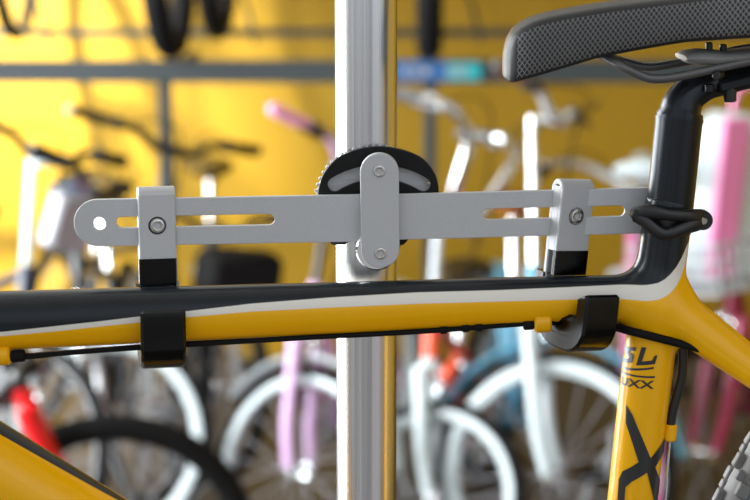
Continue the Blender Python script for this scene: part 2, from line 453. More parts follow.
def frame_material():
    m = mat('bicycle_frame_paint', (230, 158, 4), .24, spec=.32); nt = m.node_tree; N = nt.nodes; L = nt.links
    bs = N['Principled BSDF']
    tc = N.new('ShaderNodeTexCoord'); sx = N.new('ShaderNodeSeparateXYZ'); L.new(tc.outputs['Object'], sx.inputs[0])
    ox, oz = bikeF.location.x, bikeF.location.z
    X0, X1, Z0, Z1 = -.6, .3, 1.0, 1.6
    def mathn(op, a, b=None, c=None):
        n = N.new('ShaderNodeMath'); n.operation = op
        for i, q in enumerate((a, b, c)):
            if q is None: continue
            if isinstance(q, (int, float)): n.inputs[i].default_value = q
            else: L.new(q, n.inputs[i])
        return n.outputs[0]
    xw = mathn('ADD', sx.outputs[0], ox); zw = mathn('ADD', sx.outputs[2], oz)
    xn = mathn('DIVIDE', mathn('SUBTRACT', xw, X0), X1 - X0)
    def curve(pts):
        n = N.new('ShaderNodeFloatCurve'); c = n.mapping.curves[0]
        q = []
        for (a, b_) in pts:
            w = P(a, b_, Y0 - .017); q.append(((w.x - X0) / (X1 - X0), (w.z - Z0) / (Z1 - Z0)))
        q = [(0, q[0][1])] + q + [(1, q[-1][1])]
        while len(c.points) < len(q): c.points.new(.5, .5)
        for p_, v in zip(c.points, q): p_.location = v; p_.handle_type = 'VECTOR'
        n.mapping.update(); L.new(xn, n.inputs['Value'])
        return mathn('ADD', mathn('MULTIPLY', n.outputs[0], Z1 - Z0), Z0)
    f1 = curve([(-260, 344), (0, 332.5), (60, 326), (100, 321.7), (140, 317), (180, 312.8), (250, 305), (333, 299), (417, 294.5), (500, 292.3), (570, 289.5), (620, 287.3), (645, 286.3), (658, 283.5), (668, 278), (676, 270), (683, 260), (690, 247), (700, 235)])
    f2 = curve([(-260, 346), (0, 337), (60, 331.5), (100, 327), (140, 323), (180, 318.5), (250, 312.5), (333, 308.5), (417, 305), (500, 303), (570, 301), (620, 300.5), (645, 301.5), (658, 299), (668, 294), (676, 287), (683, 278), (690, 264), (700, 250)])
    def step(a):  # soft step a>0
        n = N.new('ShaderNodeMapRange'); n.inputs['From Min'].default_value = -.00025; n.inputs['From Max'].default_value = .00025; L.new(a, n.inputs[0]); return n.outputs[0]
    white = step(mathn('SUBTRACT', zw, f2)); dark = step(mathn('SUBTRACT', zw, f1))
    # dark stripe on the upper flank of the down tube
    a = P(0, 434, Y0 - .01); c = P(109, 498.5, Y0 - .01); sl = (c.z - a.z) / (c.x - a.x)
    g = mathn('SUBTRACT', zw, mathn('ADD', mathn('MULTIPLY', mathn('SUBTRACT', xw, a.x), sl), a.z))
    below = mathn('LESS_THAN', mathn('SUBTRACT', zw, f2), -.040)
    isx = mathn('LESS_THAN', xw, P(560, 700, Y0).x)
    stripe = mathn('MULTIPLY', mathn('MULTIPLY', step(g), below), isx)
    dark = mathn('MAXIMUM', dark, stripe)
    mx = N.new('ShaderNodeMix'); mx.data_type = 'RGBA'; mx.inputs[6].default_value = srgb((240, 176, 0)) + (1,); mx.inputs[7].default_value = srgb((222, 218, 208)) + (1,); L.new(white, mx.inputs[0])
    nz = N.new('ShaderNodeTexNoise'); nz.inputs['Scale'].default_value = 70; L.new(tc.outputs['Object'], nz.inputs['Vector'])
    dk = N.new('ShaderNodeMix'); dk.data_type = 'RGBA'; dk.inputs[6].default_value = srgb((19, 24, 29)) + (1,); dk.inputs[7].default_value = srgb((26, 31, 36)) + (1,); L.new(nz.outputs['Fac'], dk.inputs[0])
    m2 = N.new('ShaderNodeMix'); m2.data_type = 'RGBA'; L.new(dark, m2.inputs[0]); L.new(mx.outputs[2], m2.inputs[6]); L.new(dk.outputs[2], m2.inputs[7])
    L.new(m2.outputs[2], bs.inputs['Base Color'])
    return m
fr = bk(mk('frame', frame_mesh(), frame_material(), bikeF, 60))

# ---- lettering on the seat tube
SA = P(645, 388, Y0); SB = P(632, 500, Y0); ST = P(664.5, 240, Y0)
def seat_pt(ang, py, lift=.0005):
    """ang from the camera-facing side (0), negative to the left"""
    if py < 388: t = (py - 240) / (388 - 240); c = ST.lerp(SA, t); r = S(24.4 + (26 - 24.4) * t)
    else: t = (py - 388) / (500 - 388); c = SA.lerp(SB, t); r = S(26 - 1 * t)
    return c + Vector((math.sin(ang), -math.cos(ang), 0)) * (r + lift), r
def seat_ang(px, py):
    if py < 388: t = (py - 240) / 148; cx = 664.5 + (645 - 664.5) * t; r = 24.4 + 1.6 * t
    else: t = (py - 388) / 112; cx = 645 - 13 * t; r = 26 - t
    return math.asin(max(-1, min(1, (px - cx) / r)))
import bmesh
def decal(name, polys, m, parent, wrap=True):
    bm = bmesh.new()
    from mathutils.geometry import tessellate_polygon
    for pl in polys:
        vs = [bm.verts.new((x, y, 0)) for x, y in pl]
        for t in tessellate_polygon([[Vector((x, y, 0)) for x, y in pl]]): bm.faces.new([vs[i] for i in t])
    for it in range(5):
        es = [e for e in bm.edges if e.calc_length() > 2.0]
        if not es: break
        bmesh.ops.subdivide_edges(bm, edges=es, cuts=1); bmesh.ops.triangulate(bm, faces=bm.faces[:])
    for v in bm.verts: v.co = seat_pt(seat_ang(v.co.x, v.co.y), v.co.y)[0]
    me = bpy.data.meshes.new(name); bm.to_mesh(me); bm.free()
    return bk(mk(name, me, m, parent, 60))
decal('frame_lettering', [
    [(624, 400), (629.5, 409), (647, 451), (663, 435), (662.5, 449), (652, 461), (658.6, 477), (657, 503), (653.5, 503), (643.5, 465), (628.5, 474), (622.5, 480), (620.5, 503), (614.5, 503), (616.5, 474), (620, 465), (635, 454.5), (623.5, 418)],
], 'decal', fr)
decal('frame_lettering', [
    [(638.5, 341.5), (643, 341.5), (638.5, 355.5), (648, 354), (651, 349), (653.5, 349), (650.8, 357.5), (633.3, 360)],
    [(623.8, 345), (634, 342.5), (632.8, 346), (627.5, 348), (631.5, 351), (630, 358), (622.4, 361), (622.8, 357.2), (627.3, 355), (627.8, 352.5), (623.4, 349.5)],
    [(622, 364.8), (650, 360.3), (649.5, 362.3), (622, 367)],
], 'decal', fr)
def text_decal(txt, h, a_start, y_base, sxk, shear, name, bold=.0):
    """text running to the right from angle a_start; y_base pixel row of baseline, h cap height in px"""
    cu = bpy.data.curves.new('txt', 'FONT'); cu.body = txt; cu.shear = shear; cu.offset = bold; cu.resolution_u = 3
    ob = bpy.data.objects.new('txt', cu); C.objects.link(ob); dg = bpy.context.evaluated_depsgraph_get(); dg.update()
    me = bpy.data.meshes.new_from_object(ob.evaluated_get(dg)); bpy.data.objects.remove(ob)
    bm = bmesh.new(); bm.from_mesh(me)
    for v in bm.verts: v.co = Vector((v.co.x * h / .69 * sxk, v.co.y * h / .69, 0))
    bmesh.ops.triangulate(bm, faces=bm.faces[:])
    for it in range(4):
        es = [e for e in bm.edges if e.calc_length() > 2.5]
        if not es: break
        bmesh.ops.subdivide_edges(bm, edges=es, cuts=1); bmesh.ops.triangulate(bm, faces=bm.faces[:])
    for v in bm.verts:
        y = y_base - v.co.y + v.co.x * .0; a = a_start + v.co.x / 25.5
        y += .0 
        v.co = seat_pt(a, y)[0]
    bm.to_mesh(me); bm.free(); me.materials.clear()
    return bk(mk(name, me, 'decal', fr, 60))
text_decal('LUXX', 7.8, math.radians(-99), 382, 1.6, .0, 'frame_lettering', .02)
def band(a0, a1, y0, y1, name):
    vs = []; fs = []; n = 16
    for i in range(n + 1):
        a = math.radians(a0 + (a1 - a0) * i / n)
        for y in (y0, y1): vs.append(seat_pt(a, y)[0])
    for i in range(n): fs.append((2 * i, 2 * i + 1, 2 * i + 3, 2 * i + 2))
    b = MB(); b.add(vs, fs); return bk(b.build(name, 'decal', fr))
band(-95, 8, 369.6, 371.4, 'frame_lettering')

# ---- seat post, collar, saddle
b = MB()
sp_pts = [P(667, 232, Y0), P(671, 195, Y0), P(675.2, 155, Y0), P(679, 119, Y0)]
b.sweep(sp_pts, [S(23.4)] * 4, 48)
b.sweep([P(678.8, 120.5, Y0), P(679.3, 117, Y0)], [S(23.9)] * 2, 48)
post = bk(b.build('seat_post', 'post_black', bikeF))
b = MB()
hp = ctr([P(679.2, 119, Y0), P(681.5, 106, Y0), P(690, 93.5, Y0), P(707, 84.5, Y0), P(728, 81, Y0), P(752, 75, Y0), P(790, 64, Y0)], 6)
rr = [interp([0, 6, 12, 18, 24, 30, 36], [S(23.2), S(22.5), S(20), S(17), S(14.5), S(12), S(9)], i) for i in range(len(hp))]
b.sweep(hp, [(r_ * .9, r_) if i > 3 else (r_, r_) for i, r_ in enumerate(rr)], 36, up=(0, 1, 0))
b.box(P(742, 80, Y0), (.035, .024, .010), Matrix.Rotation(math.radians(-14), 3, 'Y'), bev=.003)
b.rcyl(P(709, 92, Y0 - .013), P(709, 84, Y0 - .013), S(5), .0005, 16)
bk(b.build('seat_post_head', 'post_black', post))
b = MB(); q = P(731, 0, Y0 - .006)
b.rcyl(P(730, 102, Y0 - .008), P(730, 84, Y0 - .008), S(6.4), .0008, 20); b.rcyl(P(721, 74, Y0 - .02), P(716, 76, Y0 - .026), S(4.5), .0006, 16)
bk(b.build('clamp_bolt', 'black_gloss', post))

# saddle : loft along x
b = MB(); secs = []; mi = []
xs_top = [503, 505, 508, 513, 520, 530, 545, 565, 600, 640, 690, 750, 800, 860, 930, 960]
zt_ = [62, 50, 42, 33, 27, 21.5, 16.5, 12.5, 6.5, 1, -5, -11, -16, -24, -30, -28]
xs_bot = [503, 505, 510, 515, 533, 567, 600, 640, 683, 750, 860, 960]
zb_ = [70, 79, 82, 82.5, 77.5, 67.5, 57.5, 50, 42.5, 38, 30, 10]
xs_w = [503, 504.5, 508, 515, 530, 560, 640, 700, 800, 880, 930, 955, 960]
w_ = [3, 9, 14, 17.5, 20, 21, 24, 29, 48, 64, 68, 60, 45]
xs_ = sorted(set([503, 503.6, 504.5, 506, 508, 510.5, 513.5, 517, 521, 526, 532, 540] + list(range(550, 965, 15)) + [960]))
NS = 8
for x in xs_:
    hw = interp(xs_w, w_, x) * .001; Yn = Y0 - hw
    top = P(x, interp(xs_top, zt_, x), Y0 - hw * .6).z; bot = P(x, interp(xs_bot, zb_, x), Yn).z
    X = P(x, 50, Y0 - hw * .8).x; hgt = top - bot
    edge = min(.0055, hgt * .3)
    ring = []
    side = [( .90, bot), (.97, bot + .002), (1.0, bot + hgt * .25), (1.0, bot + hgt * .5), (.975, top - edge * 1.2), (.94, top - edge * .7), (.86, top - edge * .25), (.7, top - .0002)]
    for (k, z) in side: ring.append(Vector((X, Y0 - hw * k, z)))
    ring.append(Vector((X, Y0 - hw * .35, top + .0016))); ring.append(Vector((X, Y0, top + .001))); ring.append(Vector((X, Y0 + hw * .35, top + .0016)))
    for (k, z) in side[::-1]: ring.append(Vector((X, Y0 + hw * k, z)))
    secs.append(ring)
n = len(secs[0]); vs = [v for q in secs for v in q]
for i in range(len(secs) - 1):
    for k in range(n):
        l = (k + 1) % n
        xm = xs_[i]
        mi_ = 1 if (xm >= 515 and (k in (1, 2, 3, 4) or n - 2 - k in (1, 2, 3, 4))) else 0
        b.f.append((i * n + k, i * n + l, (i + 1) * n + l, (i + 1) * n + k)); b.m.append(mi_)
b.v = [tuple(v) for v in vs]; b.f.append(tuple(range(n))); b.f.append(tuple((len(secs) - 1) * n + k for k in range(n))); b.m += [0, 0]
mesh_m = mat('saddle_side_mesh', (24, 24, 25), .5); nt = mesh_m.node_tree; N = nt.nodes; L = nt.links
tc = N.new('ShaderNodeTexCoord'); sx = N.new('ShaderNodeSeparateXYZ'); L.new(tc.outputs['Object'], sx.inputs[0])
def mn(op, a, b_=None, clamp=False):
    q = N.new('ShaderNodeMath'); q.operation = op; q.use_clamp = clamp
    for i, v in enumerate((a, b_)):
        if v is None: continue
        if isinstance(v, (int, float)): q.inputs[i].default_value = v
        else: L.new(v, q.inputs[i])
    return q.outputs[0]
zz = mn('ADD', mn('MULTIPLY', sx.outputs[2], .72), mn('MULTIPLY', sx.outputs[0], -.12)); xx = sx.outputs[0]
kk = 2 * PI / .0029 / 2
l1 = mn('ABSOLUTE', mn('SINE', mn('MULTIPLY', mn('ADD', xx, zz), kk))); l2 = mn('ABSOLUTE', mn('SINE', mn('MULTIPLY', mn('SUBTRACT', xx, zz), kk)))
ln = mn('MINIMUM', l1, l2); mr = N.new('ShaderNodeMapRange'); mr.inputs['From Min'].default_value = .12; mr.inputs['From Max'].default_value = .42; mr.inputs['To Min'].default_value = 1; mr.inputs['To Max'].default_value = 0
L.new(ln, mr.inputs[0]); mx = N.new('ShaderNodeMix'); mx.data_type = 'RGBA'; mx.inputs[6].default_value = srgb((22, 22, 23)) + (1,); mx.inputs[7].default_value = srgb((120, 120, 120)) + (1,)
L.new(mr.outputs[0], mx.inputs[0]); L.new(mx.outputs[2], N['Principled BSDF'].inputs['Base Color'])
bp = N.new('ShaderNodeBump'); bp.inputs['Strength'].default_value = .5; bp.inputs['Distance'].default_value = .0004; L.new(mr.outputs[0], bp.inputs['Height']); L.new(bp.outputs[0], N['Principled BSDF'].inputs['Normal'])
sad = bk(b.build('saddle', ['leather', mesh_m], bikeF, 50))
for s in (-1, 1):
    y = Y0 + .021 * s; dz = 9 if s > 0 else 0
    pts = [P(592, 50, Y0 + .004 * s), P(607, 58 - dz * .2, Y0 + .013 * s), P(622, 66.5 - dz * .6, y), P(640, 75 - dz, y), P(652, 78.5 - dz * 1.3, y), P(670, 77.8 - dz * 1.5, y), P(700, 72 - dz * 1.5, y), P(740, 63 - dz * 1.5, y), P(800, 50 - dz, y), P(880, 20, Y0 + .035 * s)]
    b = MB(); b.sweep(ctr(pts, 6), S(4.4), 14); bk(b.build('saddle_rail', 'rail', sad))
b = MB()
secs = []
for x, y0_, y1_ in ((683, 55, 60), (687, 51.5, 63), (700, 49.5, 65), (715, 50, 66), (722, 51, 64.5), (740, 50, 62), (765, 46, 58)):
    a = P(x, y0_, Y0 - .01); c = P(x, y1_, Y0 - .01); zt2 = a.z
    ring = []
    for k in range(16):
        t = 2 * PI * k / 16; ring.append(Vector((a.x, Y0 - .003 + .021 * math.copysign(abs(math.cos(t)) ** .6, math.cos(t)), (zt2 + c.z) / 2 + abs(zt2 - c.z) * .5 * math.sin(t))))
    secs.append(ring)
b.loft(secs); bk(b.build('rail_clamp', mat('clamp_grey', (140, 140, 138), .5, .2), sad))
b = MB()
for x, y_, h_ in ((709, 42, 50), (723, 44, 53)): b.rcyl(P(x, y_, Y0 - .004), P(x, h_ + 4, Y0 - .004), S(3.6), .0006, 14)
bk(b.build('clamp_bolt', 'black_gloss', sad))

# ---- seat clamp with quick release lever
b = MB(); a = P(666, 226, Y0); c = P(668.6, 208, Y0); d_ = (c - a)
b.sweep([a, a + d_ * .08, c - d_ * .08, c], [S(25.5), S(27), S(27), S(25.5)], 48)
clampo = bk(b.build('seat_clamp', 'black_gloss', bikeF))
def wrapY(dx):   # distance in front of axis
    q = 1 - (dx / S(44)) ** 2
    return .0215 * math.sqrt(max(.12, q))
def leverpts(pts, n=6):
    out = []
    for x, y in [(v.x, v.y) for v in ctr([Vector((a, c, 0)) for a, c in pts], n)]:
        Yf = Y0 - wrapY(S(x - 667)) ; out.append(P(x, y, Yf))
    return out
b = MB()
up = [(636, 213.5), (650, 211.5), (668, 214.5), (686, 215.5), (700, 218), (704, 220)]
lp = leverpts(up); b.sweep(lp, [(.0026, S(interp([0, 6, 12, 18, 24, 30], [7.5, 7.5, 6, 6.5, 9, 9.5], i))) for i in range(len(lp))], 16, up=(0, 0, 1))
lo = [(636, 215), (646, 222), (658, 231.5), (668, 234), (682, 229), (695, 224), (704, 220)]
lp = leverpts(lo); b.sweep(lp, [(.0026, S(interp([0, 6, 12, 18, 24, 30, 36], [7.5, 6.5, 6.3, 6, 6.5, 8, 8.5], i))) for i in range(len(lp))], 16, up=(0, 0, 1))
e = P(702.5, 220, Y0 - wrapY(S(36))); b.rcyl(e + Vector((0, .005, 0)), e - Vector((0, .0035, 0)), S(9.6), .001, 28)
e2 = P(637.5, 214.5, Y0 - wrapY(S(-30))); b.rcyl(e2 + Vector((0, .006, .0)), e2 - Vector((0, .003, 0)), S(6.8), .001, 24)
lev = bk(b.build('lever', 'black_gloss', clampo))
b = MB(); b.rcyl(e - Vector((0, .003, 0)), e - Vector((0, .0045, 0)), S(3.6), .0004, 20); bk(b.build('pivot_bolt', 'steel', lev))

# ---- cables, stops
def cable(pts, r, m, name='brake_cable', Y=None, parent=None):
    b = MB(); b.sweep(ctr([P(*(q if len(q) == 3 else (*q, Y))) for q in pts], 8), r, 10); return bk(b.build(name, m, parent or bikeF))
YC = Y0 - .006
cable([(-200, 372, YC), (14, 358, YC), (60, 353.5, YC), (150, 347, YC), (300, 338, YC), (420, 331.5, YC), (540, 322.5, YC)], .0016, 'black_matte', 'gear_cable')
cable([(-200, 369, YC + .008), (14, 355.5, YC + .008), (150, 345, YC + .008), (300, 335.5, YC + .008), (540, 322, YC + .008)], .0010, mat('cable_brown', (60, 40, 34), .4), 'brake_cable')
cable([(545, 321, YC), (580, 321.5, Y0), (612, 326.5, Y0), (632, 331.5, YC - .01), (670, 341, YC - .012), (720, 354, YC - .014), (790, 374, YC - .014)], .0026, 'black_matte', 'cable_housing')
for x in (440, 462, 475): 
    b = MB(); a = P(x, 330 - (x - 440) * .08, YC); c = P(x + 7, 329.5 - (x - 440) * .08, YC); b.rcyl(a, c, .0026, .0005, 14); bk(b.build('cable_clip', 'black_matte', bikeF))
def stop(x0, x1, ym, hw, tab=True):
    b = MB(); b.rcyl(P(x0, ym + .6, YC), P(x1, ym - .6, YC), S(hw), .0012, 24)
    xm = (x0 + x1) / 2; b.box(P(xm - 2, ym - hw * .9, YC + .004), (S(abs(x1 - x0) * .8), .008, S(hw * 1.3)), bev=.0015)
    return bk(b.build('cable_stop', 'yellow_paint', bikeF))
stop(-16, 11, 354.5, 11); stop(534, 551, 322, 10.5)
b = MB(); b.rcyl(P(11, 356.5, YC), P(25, 355.3, YC), S(6.3), .0008, 16); bk(b.build('cable_end_cap', 'black_matte', bikeF))
b = MB(); b.rcyl(P(523, 325, YC), P(534, 324, YC), S(5.5), .0008, 16); bk(b.build('cable_end_cap', 'black_matte', bikeF))
YH = Y0 - .004
cable([(664, 322, YH), (676, 330, YH), (682.5, 350, YH), (682, 375, YH), (677, 395, YH), (672, 414, YH), (670.5, 428, YH)], .0029, 'black_gloss', 'cable_housing')
cable([(670.5, 436, YH), (667.5, 470, YH), (664, 520, YH), (640, 800, YH)], .0007, 'chrome', 'gear_cable')
b = MB(); b.rcyl(P(671, 424, YH), P(669.5, 441, YH), S(6.6), .0012, 20); b.box(P(663, 433, YH + .002), (S(12), .007, S(11)), bev=.001); bk(b.build('cable_stop', 'yellow_paint', bikeF))

# ================================================================== wheels
def wheel_parts(parent, M4, r, tw, rim_m, tire_m, nsp=20, rim_h=.10, rim_w=.020, hub_r=.020, name='wheel', spoke_m='silver_paint', knobs=False, spoke_r=.0013, ow=.04):
    """wheel in its own frame: axle along local y, centre at origin"""
    def ring(R, hr, hw, m, nm, par, n=72, k=10, sq=False):
        b = MB(); vs = []; fs = []
        for i in range(n):
            a = 2 * PI * i / n
            for j in range(k):
                t = 2 * PI * j / k; c_, s_ = math.cos(t), math.sin(t)
                if sq: c_ = math.copysign(abs(c_) ** .5, c_); s_ = math.copysign(abs(s_) ** .5, s_)
                rr = R + hr * c_; vs.append(Vector((rr * math.cos(a), hw * s_, rr * math.sin(a))))
        for i in range(n):
            for j in range(k):
                fs.append((i * k + j, i * k + (j + 1) % k, ((i + 1) % n) * k + (j + 1) % k, ((i + 1) % n) * k + j))
        b.add(vs, fs); return b
    rh = r * rim_h
    b = ring(r - tw - rh / 2 + tw * .35, rh / 2, rim_w, None, None, None, sq=True)
    root = b.build(name, rim_m, parent); root.matrix_local = M4
    b = ring(r - tw * .8, tw * .8, tw * .85, None, None, None, k=12)
    if knobs:
        nk = 88
        for i in range(nk):
            a = 2 * PI * i / nk
            for (yy, da, ln_) in ((0, 0, .010), (-.017, .5, .009), (.017, .5, .009), (-.009, .25, .006), (.009, .75, .006)):
                an = a + 2 * PI / nk * da; rr = r - .001 - abs(yy) * .28
                rot = Matrix.Rotation(-an, 3, 'Y')
                b.box(rot @ Vector((rr, yy, 0)), (.008, .0075, ln_), rot, bev=.001)
    b.build('tire', tire_m, root)
    b = MB(); b.rcyl((0, -ow, 0), (0, ow, 0), hub_r * .5, .001, 12); b.rcyl((0, -ow * .75, 0), (0, -ow * .6, 0), hub_r, .001, 16); b.rcyl((0, ow * .6, 0), (0, ow * .75, 0), hub_r, .001, 16); b.rcyl((0, -ow * 1.25, 0), (0, ow * 1.25, 0), hub_r * .35, .001, 10)
    b.build('hub', 'chrome', root)
    me = None
    for i in range(nsp):
        a = 2 * PI * i / nsp; s = 1 if i % 2 else -1; off = .32 * (1 if (i // 2) % 2 else -1)
        A = Vector((hub_r * .9 * math.cos(a + off * 2), s * ow * .66, hub_r * .9 * math.sin(a + off * 2))); B_ = Vector(((r - tw - rh * .8) * math.cos(a), 0, (r - tw - rh * .8) * math.sin(a)))
        b = MB(); b.cyl(A, B_, spoke_r, 6); b.build('spoke', spoke_m, root)
    return root
hub = P(1230, 724, Y0); edge_ = P(721, 494, Y0); RW = (hub - edge_).length
wheel_parts(bikeF, Matrix.Translation(hub - bikeF.location), RW, .030, 'black_paint', 'tire_grey', 28, .06, .012, .024, knobs=True, ow=.05, name='rear_wheel')

# ================================================================== background bicycles
def bicycle(label, hub_px, heading, steer, r, lean=0, frame='black_paint', fork='silver_paint', rim='silver_paint', tire='tire', fender=None, bar='flat', bar_m='black_paint', grip='black_matte',
            saddle='black_gloss', stem_h=.10, rim_h=.10, L=None, tw=.022, step=False, basket=None, reflect=None, bell=False, group=None, z0=0, nsp=20, D=None, chain_guard=None, saddle_h=None, fork_w=.055, fork_r=.012, bar_r=.012, lamp=None, rear_rack=False, detail=True, spoke_m='grey_paint', levers=True, bag=None, rim_w=.016, stem_m=None, sad_px=None, bar_end='rail', bz=-.10, bh=.11):
    hd, stv, ln = math.radians(heading), math.radians(steer), math.radians(lean)
    L = L or (.62 + r * 1.25)
    ax = Vector((-.31, 0, .951)).normalized()
    A = Vector((L - .045, 0, r))
    Hb = A + ax * (r + .085); Ht = Hb + ax * .11; Cst = Ht + ax * stem_h
    MS = Matrix.Translation(A) @ Matrix.Rotation(stv, 4, ax) @ Matrix.Translation(-A)
    root = empty('bicycle', (0, 0, 0), label=label, category='bicycle')
    if group: root['group'] = group
    R_ = Matrix.Rotation(hd, 4, 'Z') @ Matrix.Rotation(ln, 4, 'X')
    hl = R_ @ (MS @ Vector((L, 0, r)))
    Sp_ = Vector((.42, 0, r * .92)) + Vector((-.28, 0, .96)).normalized() * ((saddle_h or .5) + .05)
    if D is None: tgt = PZ(hub_px[0], hub_px[1], hl.z + z0)
    else: tgt = P(hub_px[0], hub_px[1], D)
    if sad_px: hl = R_ @ Sp_; tgt = P(sad_px[0], sad_px[1], D)
    root.location = Vector((tgt.x - hl.x, tgt.y - hl.y, z0)); root.rotation_euler = R_.to_euler()
    col = frame
    BB = Vector((.42, 0, r * .92 if r > .25 else .23)); sdir = Vector((-.28, 0, .96)).normalized()
    sh = saddle_h or (.50 if r > .25 else .36)
    St = BB + sdir * (sh * .72); Sp = BB + sdir * (sh + .05)
    b = MB()
    b.rcyl(Hb, Ht, .020, .002, 16)
    if step:
        b.sweep(ctr([Hb + ax * .03, Hb.lerp(BB, .5) + Vector((-.03, 0, -.05)), BB], 6), .018, 12)
        b.sweep(ctr([Hb + ax * .09, Hb.lerp(BB, .5) + Vector((-.03, 0, .05)), BB + sdir * .14], 6), .012, 12)
    else:
        b.sweep([Hb + ax * .02, BB], .019, 12); b.sweep([Ht - ax * .02, St - sdir * .02], .016, 12)
    b.sweep([BB, St], .016, 12)
    rh = Vector((0, 0, r))
    for s in (-1, 1):
        o_ = Vector((0, .045 * s, 0))
        b.sweep([St - sdir * .02 + Vector((0, .012 * s, 0)), rh + o_], .008, 8); b.sweep([BB + Vector((0, .02 * s, 0)), rh + o_], .010, 8)
    b.cyl(BB + Vector((0, -.04, 0)), BB + Vector((0, .04, 0)), .022, 16)
    b.build('frame', frame, root)
    # fork
    b = MB()
    crown = Hb - ax * .012
    b.rcyl(crown - ax * .015, crown + ax * .012, .022, .003, 14)
    b.box(crown - ax * .02, (.03, fork_w * 2 + .02, .02), Matrix.Rotation(math.radians(-18), 3, 'Y'), bev=.004)
    for s in (-1, 1):
        o_ = Vector((0, fork_w * s, 0)); dn = crown - ax * .02
        e_ = Vector((L, 0, r)); p_ = [dn + o_, dn.lerp(e_, .33) - Vector((.006, 0, 0)) + o_, dn.lerp(e_, .7) - Vector((.012, 0, 0)) + o_, e_ + o_]
        b.sweep(ctr(p_, 5), [interp([0, 15], [fork_r * 1.15, fork_r * .8], i) for i in range(16)], 10)
    b.xf(MS); b.build('fork', fork, root)
    # wheels
    nw = nsp
    Rt = lambda m: m
    wheel_parts(root, MS @ Matrix.Translation((L, 0, r)), r, tw, rim, tire, nw, rim_h, name='front_wheel', spoke_m=spoke_m, rim_w=rim_w, spoke_r=.0016)
    wheel_parts(root, Matrix.Translation((0, 0, r)), r, tw, rim, tire, nw, rim_h, name='rear_wheel', spoke_m=spoke_m, rim_w=rim_w, spoke_r=.0016)
    if fender:
        def fen(c, a0, a1):
            b = MB(); b.sweep([c + Vector(((r + .022) * math.cos(a), 0, (r + .022) * math.sin(a))) for a in [math.radians(a0 + (a1 - a0) * i / 24) for i in range(25)]], [(.030, .009)] * 25, 12, up=lambda i: Vector((math.cos(math.radians(a0 + (a1 - a0) * i / 24)), 0, math.sin(math.radians(a0 + (a1 - a0) * i / 24)))))
            return b
        b = fen(Vector((L, 0, r)), 25, 165); b.xf(MS); b.build('front_fender', fender, root)
        fen(Vector((0, 0, r)), 20, 200).build('rear_fender', fender, root)
    # stem + handlebar
    b = MB(); b.cyl(Ht, Cst, .0125, 14); fwd = .06
    CB = Cst + Vector((fwd, 0, .01)); b.sweep([Cst - ax * .012, CB], .014, 12); b.rcyl(CB + Vector((0, -.025, 0)), CB + Vector((0, .025, 0)), .019, .002, 14)
    b.xf(MS); b.build('stem', stem_m or (bar_m if bar != 'flat' else 'black_paint'), root)
    sty = {'flat': [(0, 0, 0), (0, .06, 0), (-.01, .12, .035), (-.03, .2, .045), (-.06, .30, .05)],
           'riser': [(0, 0, 0), (0, .05, 0), (.0, .10, .08), (.01, .145, .20), (-.02, .19, .25), (-.10, .23, .255), (-.20, .25, .24)],
           'city': [(0, 0, 0), (.03, .06, .03), (.02, .15, .07), (-.06, .24, .08), (-.2, .28, .06)]}[bar]
    pts = [Vector(q) for q in sty]; full = [Vector((q.x, -q.y, q.z)) for q in pts[::-1]] + pts[1:]
    b = MB(); b.sweep(ctr([CB + q for q in full], 5), bar_r, 12); b.xf(MS); hb = b.build('handlebar', bar_m, root)
    for s in (-1, 1):
        e_ = CB + Vector((pts[-1].x, pts[-1].y * s, pts[-1].z)); f_ = CB + Vector((pts[-2].x, pts[-2].y * s, pts[-2].z)); d_ = (e_ - f_).normalized()
        b = MB(); b.rcyl(e_ - d_ * .10, e_ + d_ * .01, .0165, .003, 14); b.xf(MS); g_ = b.build('grip', grip, root)
        b = MB(); b.ball(e_ + d_ * .012, .014, 8); b.xf(MS); b.build('bar_end', bar_end, g_)
        if levers:
            b = MB(); q0 = e_ - d_ * .125; b.rcyl(q0 - d_ * .015, q0 + d_ * .015, .02, .003, 12)
            fw_ = Vector((1, 0, -.25)).normalized(); b.sweep(ctr([q0 + fw_ * .01, q0 + fw_ * .045 + d_ * .01, q0 + fw_ * .05 + d_ * .09], 4), [(.006, .006)] * 9, 8)
            b.xf(MS); b.build('brake_lever', 'black_gloss' if bar == 'flat' else 'chrome', root)
            b = MB(); b.sweep(ctr([q0 + fw_ * .01, q0 + Vector((.10, -.12 * s, .03)), CB + Vector((.06, 0, -.05)), Hb + Vector((.035, 0, 0))], 5), .0025, 6); b.xf(MS); b.build('brake_cable', 'black_matte', root)
    if bell:
        b = MB(); b.rcyl(CB + Vector((0, .07, .012)), CB + Vector((0, .07, .045)), .026, .01, 18); b.xf(MS); b.build('bell', 'chrome', root)
    # brake caliper
    b = MB(); cc = crown + Vector((.035, 0, -.015)); b.ball(cc, (.018, .022, .022), 8); b.sweep(ctr([cc, cc + Vector((0, .035, -.01)), cc + Vector((0, .03, -.05))], 4), .006, 8); b.sweep(ctr([cc, cc + Vector((0, -.035, -.01)), cc + Vector((0, -.03, -.05))], 4), .006, 8)
    b.xf(MS); b.build('brake_caliper', 'chrome', root)
    # seat
    b = MB(); b.cyl(St - sdir * .03, Sp, .013, 12); b.build('seat_post', 'chrome', root)
    b = MB(); secs = []
    for t, w, h_ in ((0, .018, .015), (.06, .028, .03), (.2, .03, .035), (.4, .04, .04), (.65, .07, .045), (.85, .085, .045), (.97, .07, .04), (1, .05, .02)):
        c_ = Sp + Vector((.15 - .27 * t, 0, .03 + .012 * (t - .5) ** 2 * 4)); secs.append([c_ + Vector((0, w * math.cos(a), h_ * .6 * (math.sin(a) if math.sin(a) > 0 else math.sin(a) * 1.0))) for a in [2 * PI * k / 14 for k in range(14)]])
    b.loft(secs); b.build('saddle', saddle, root)
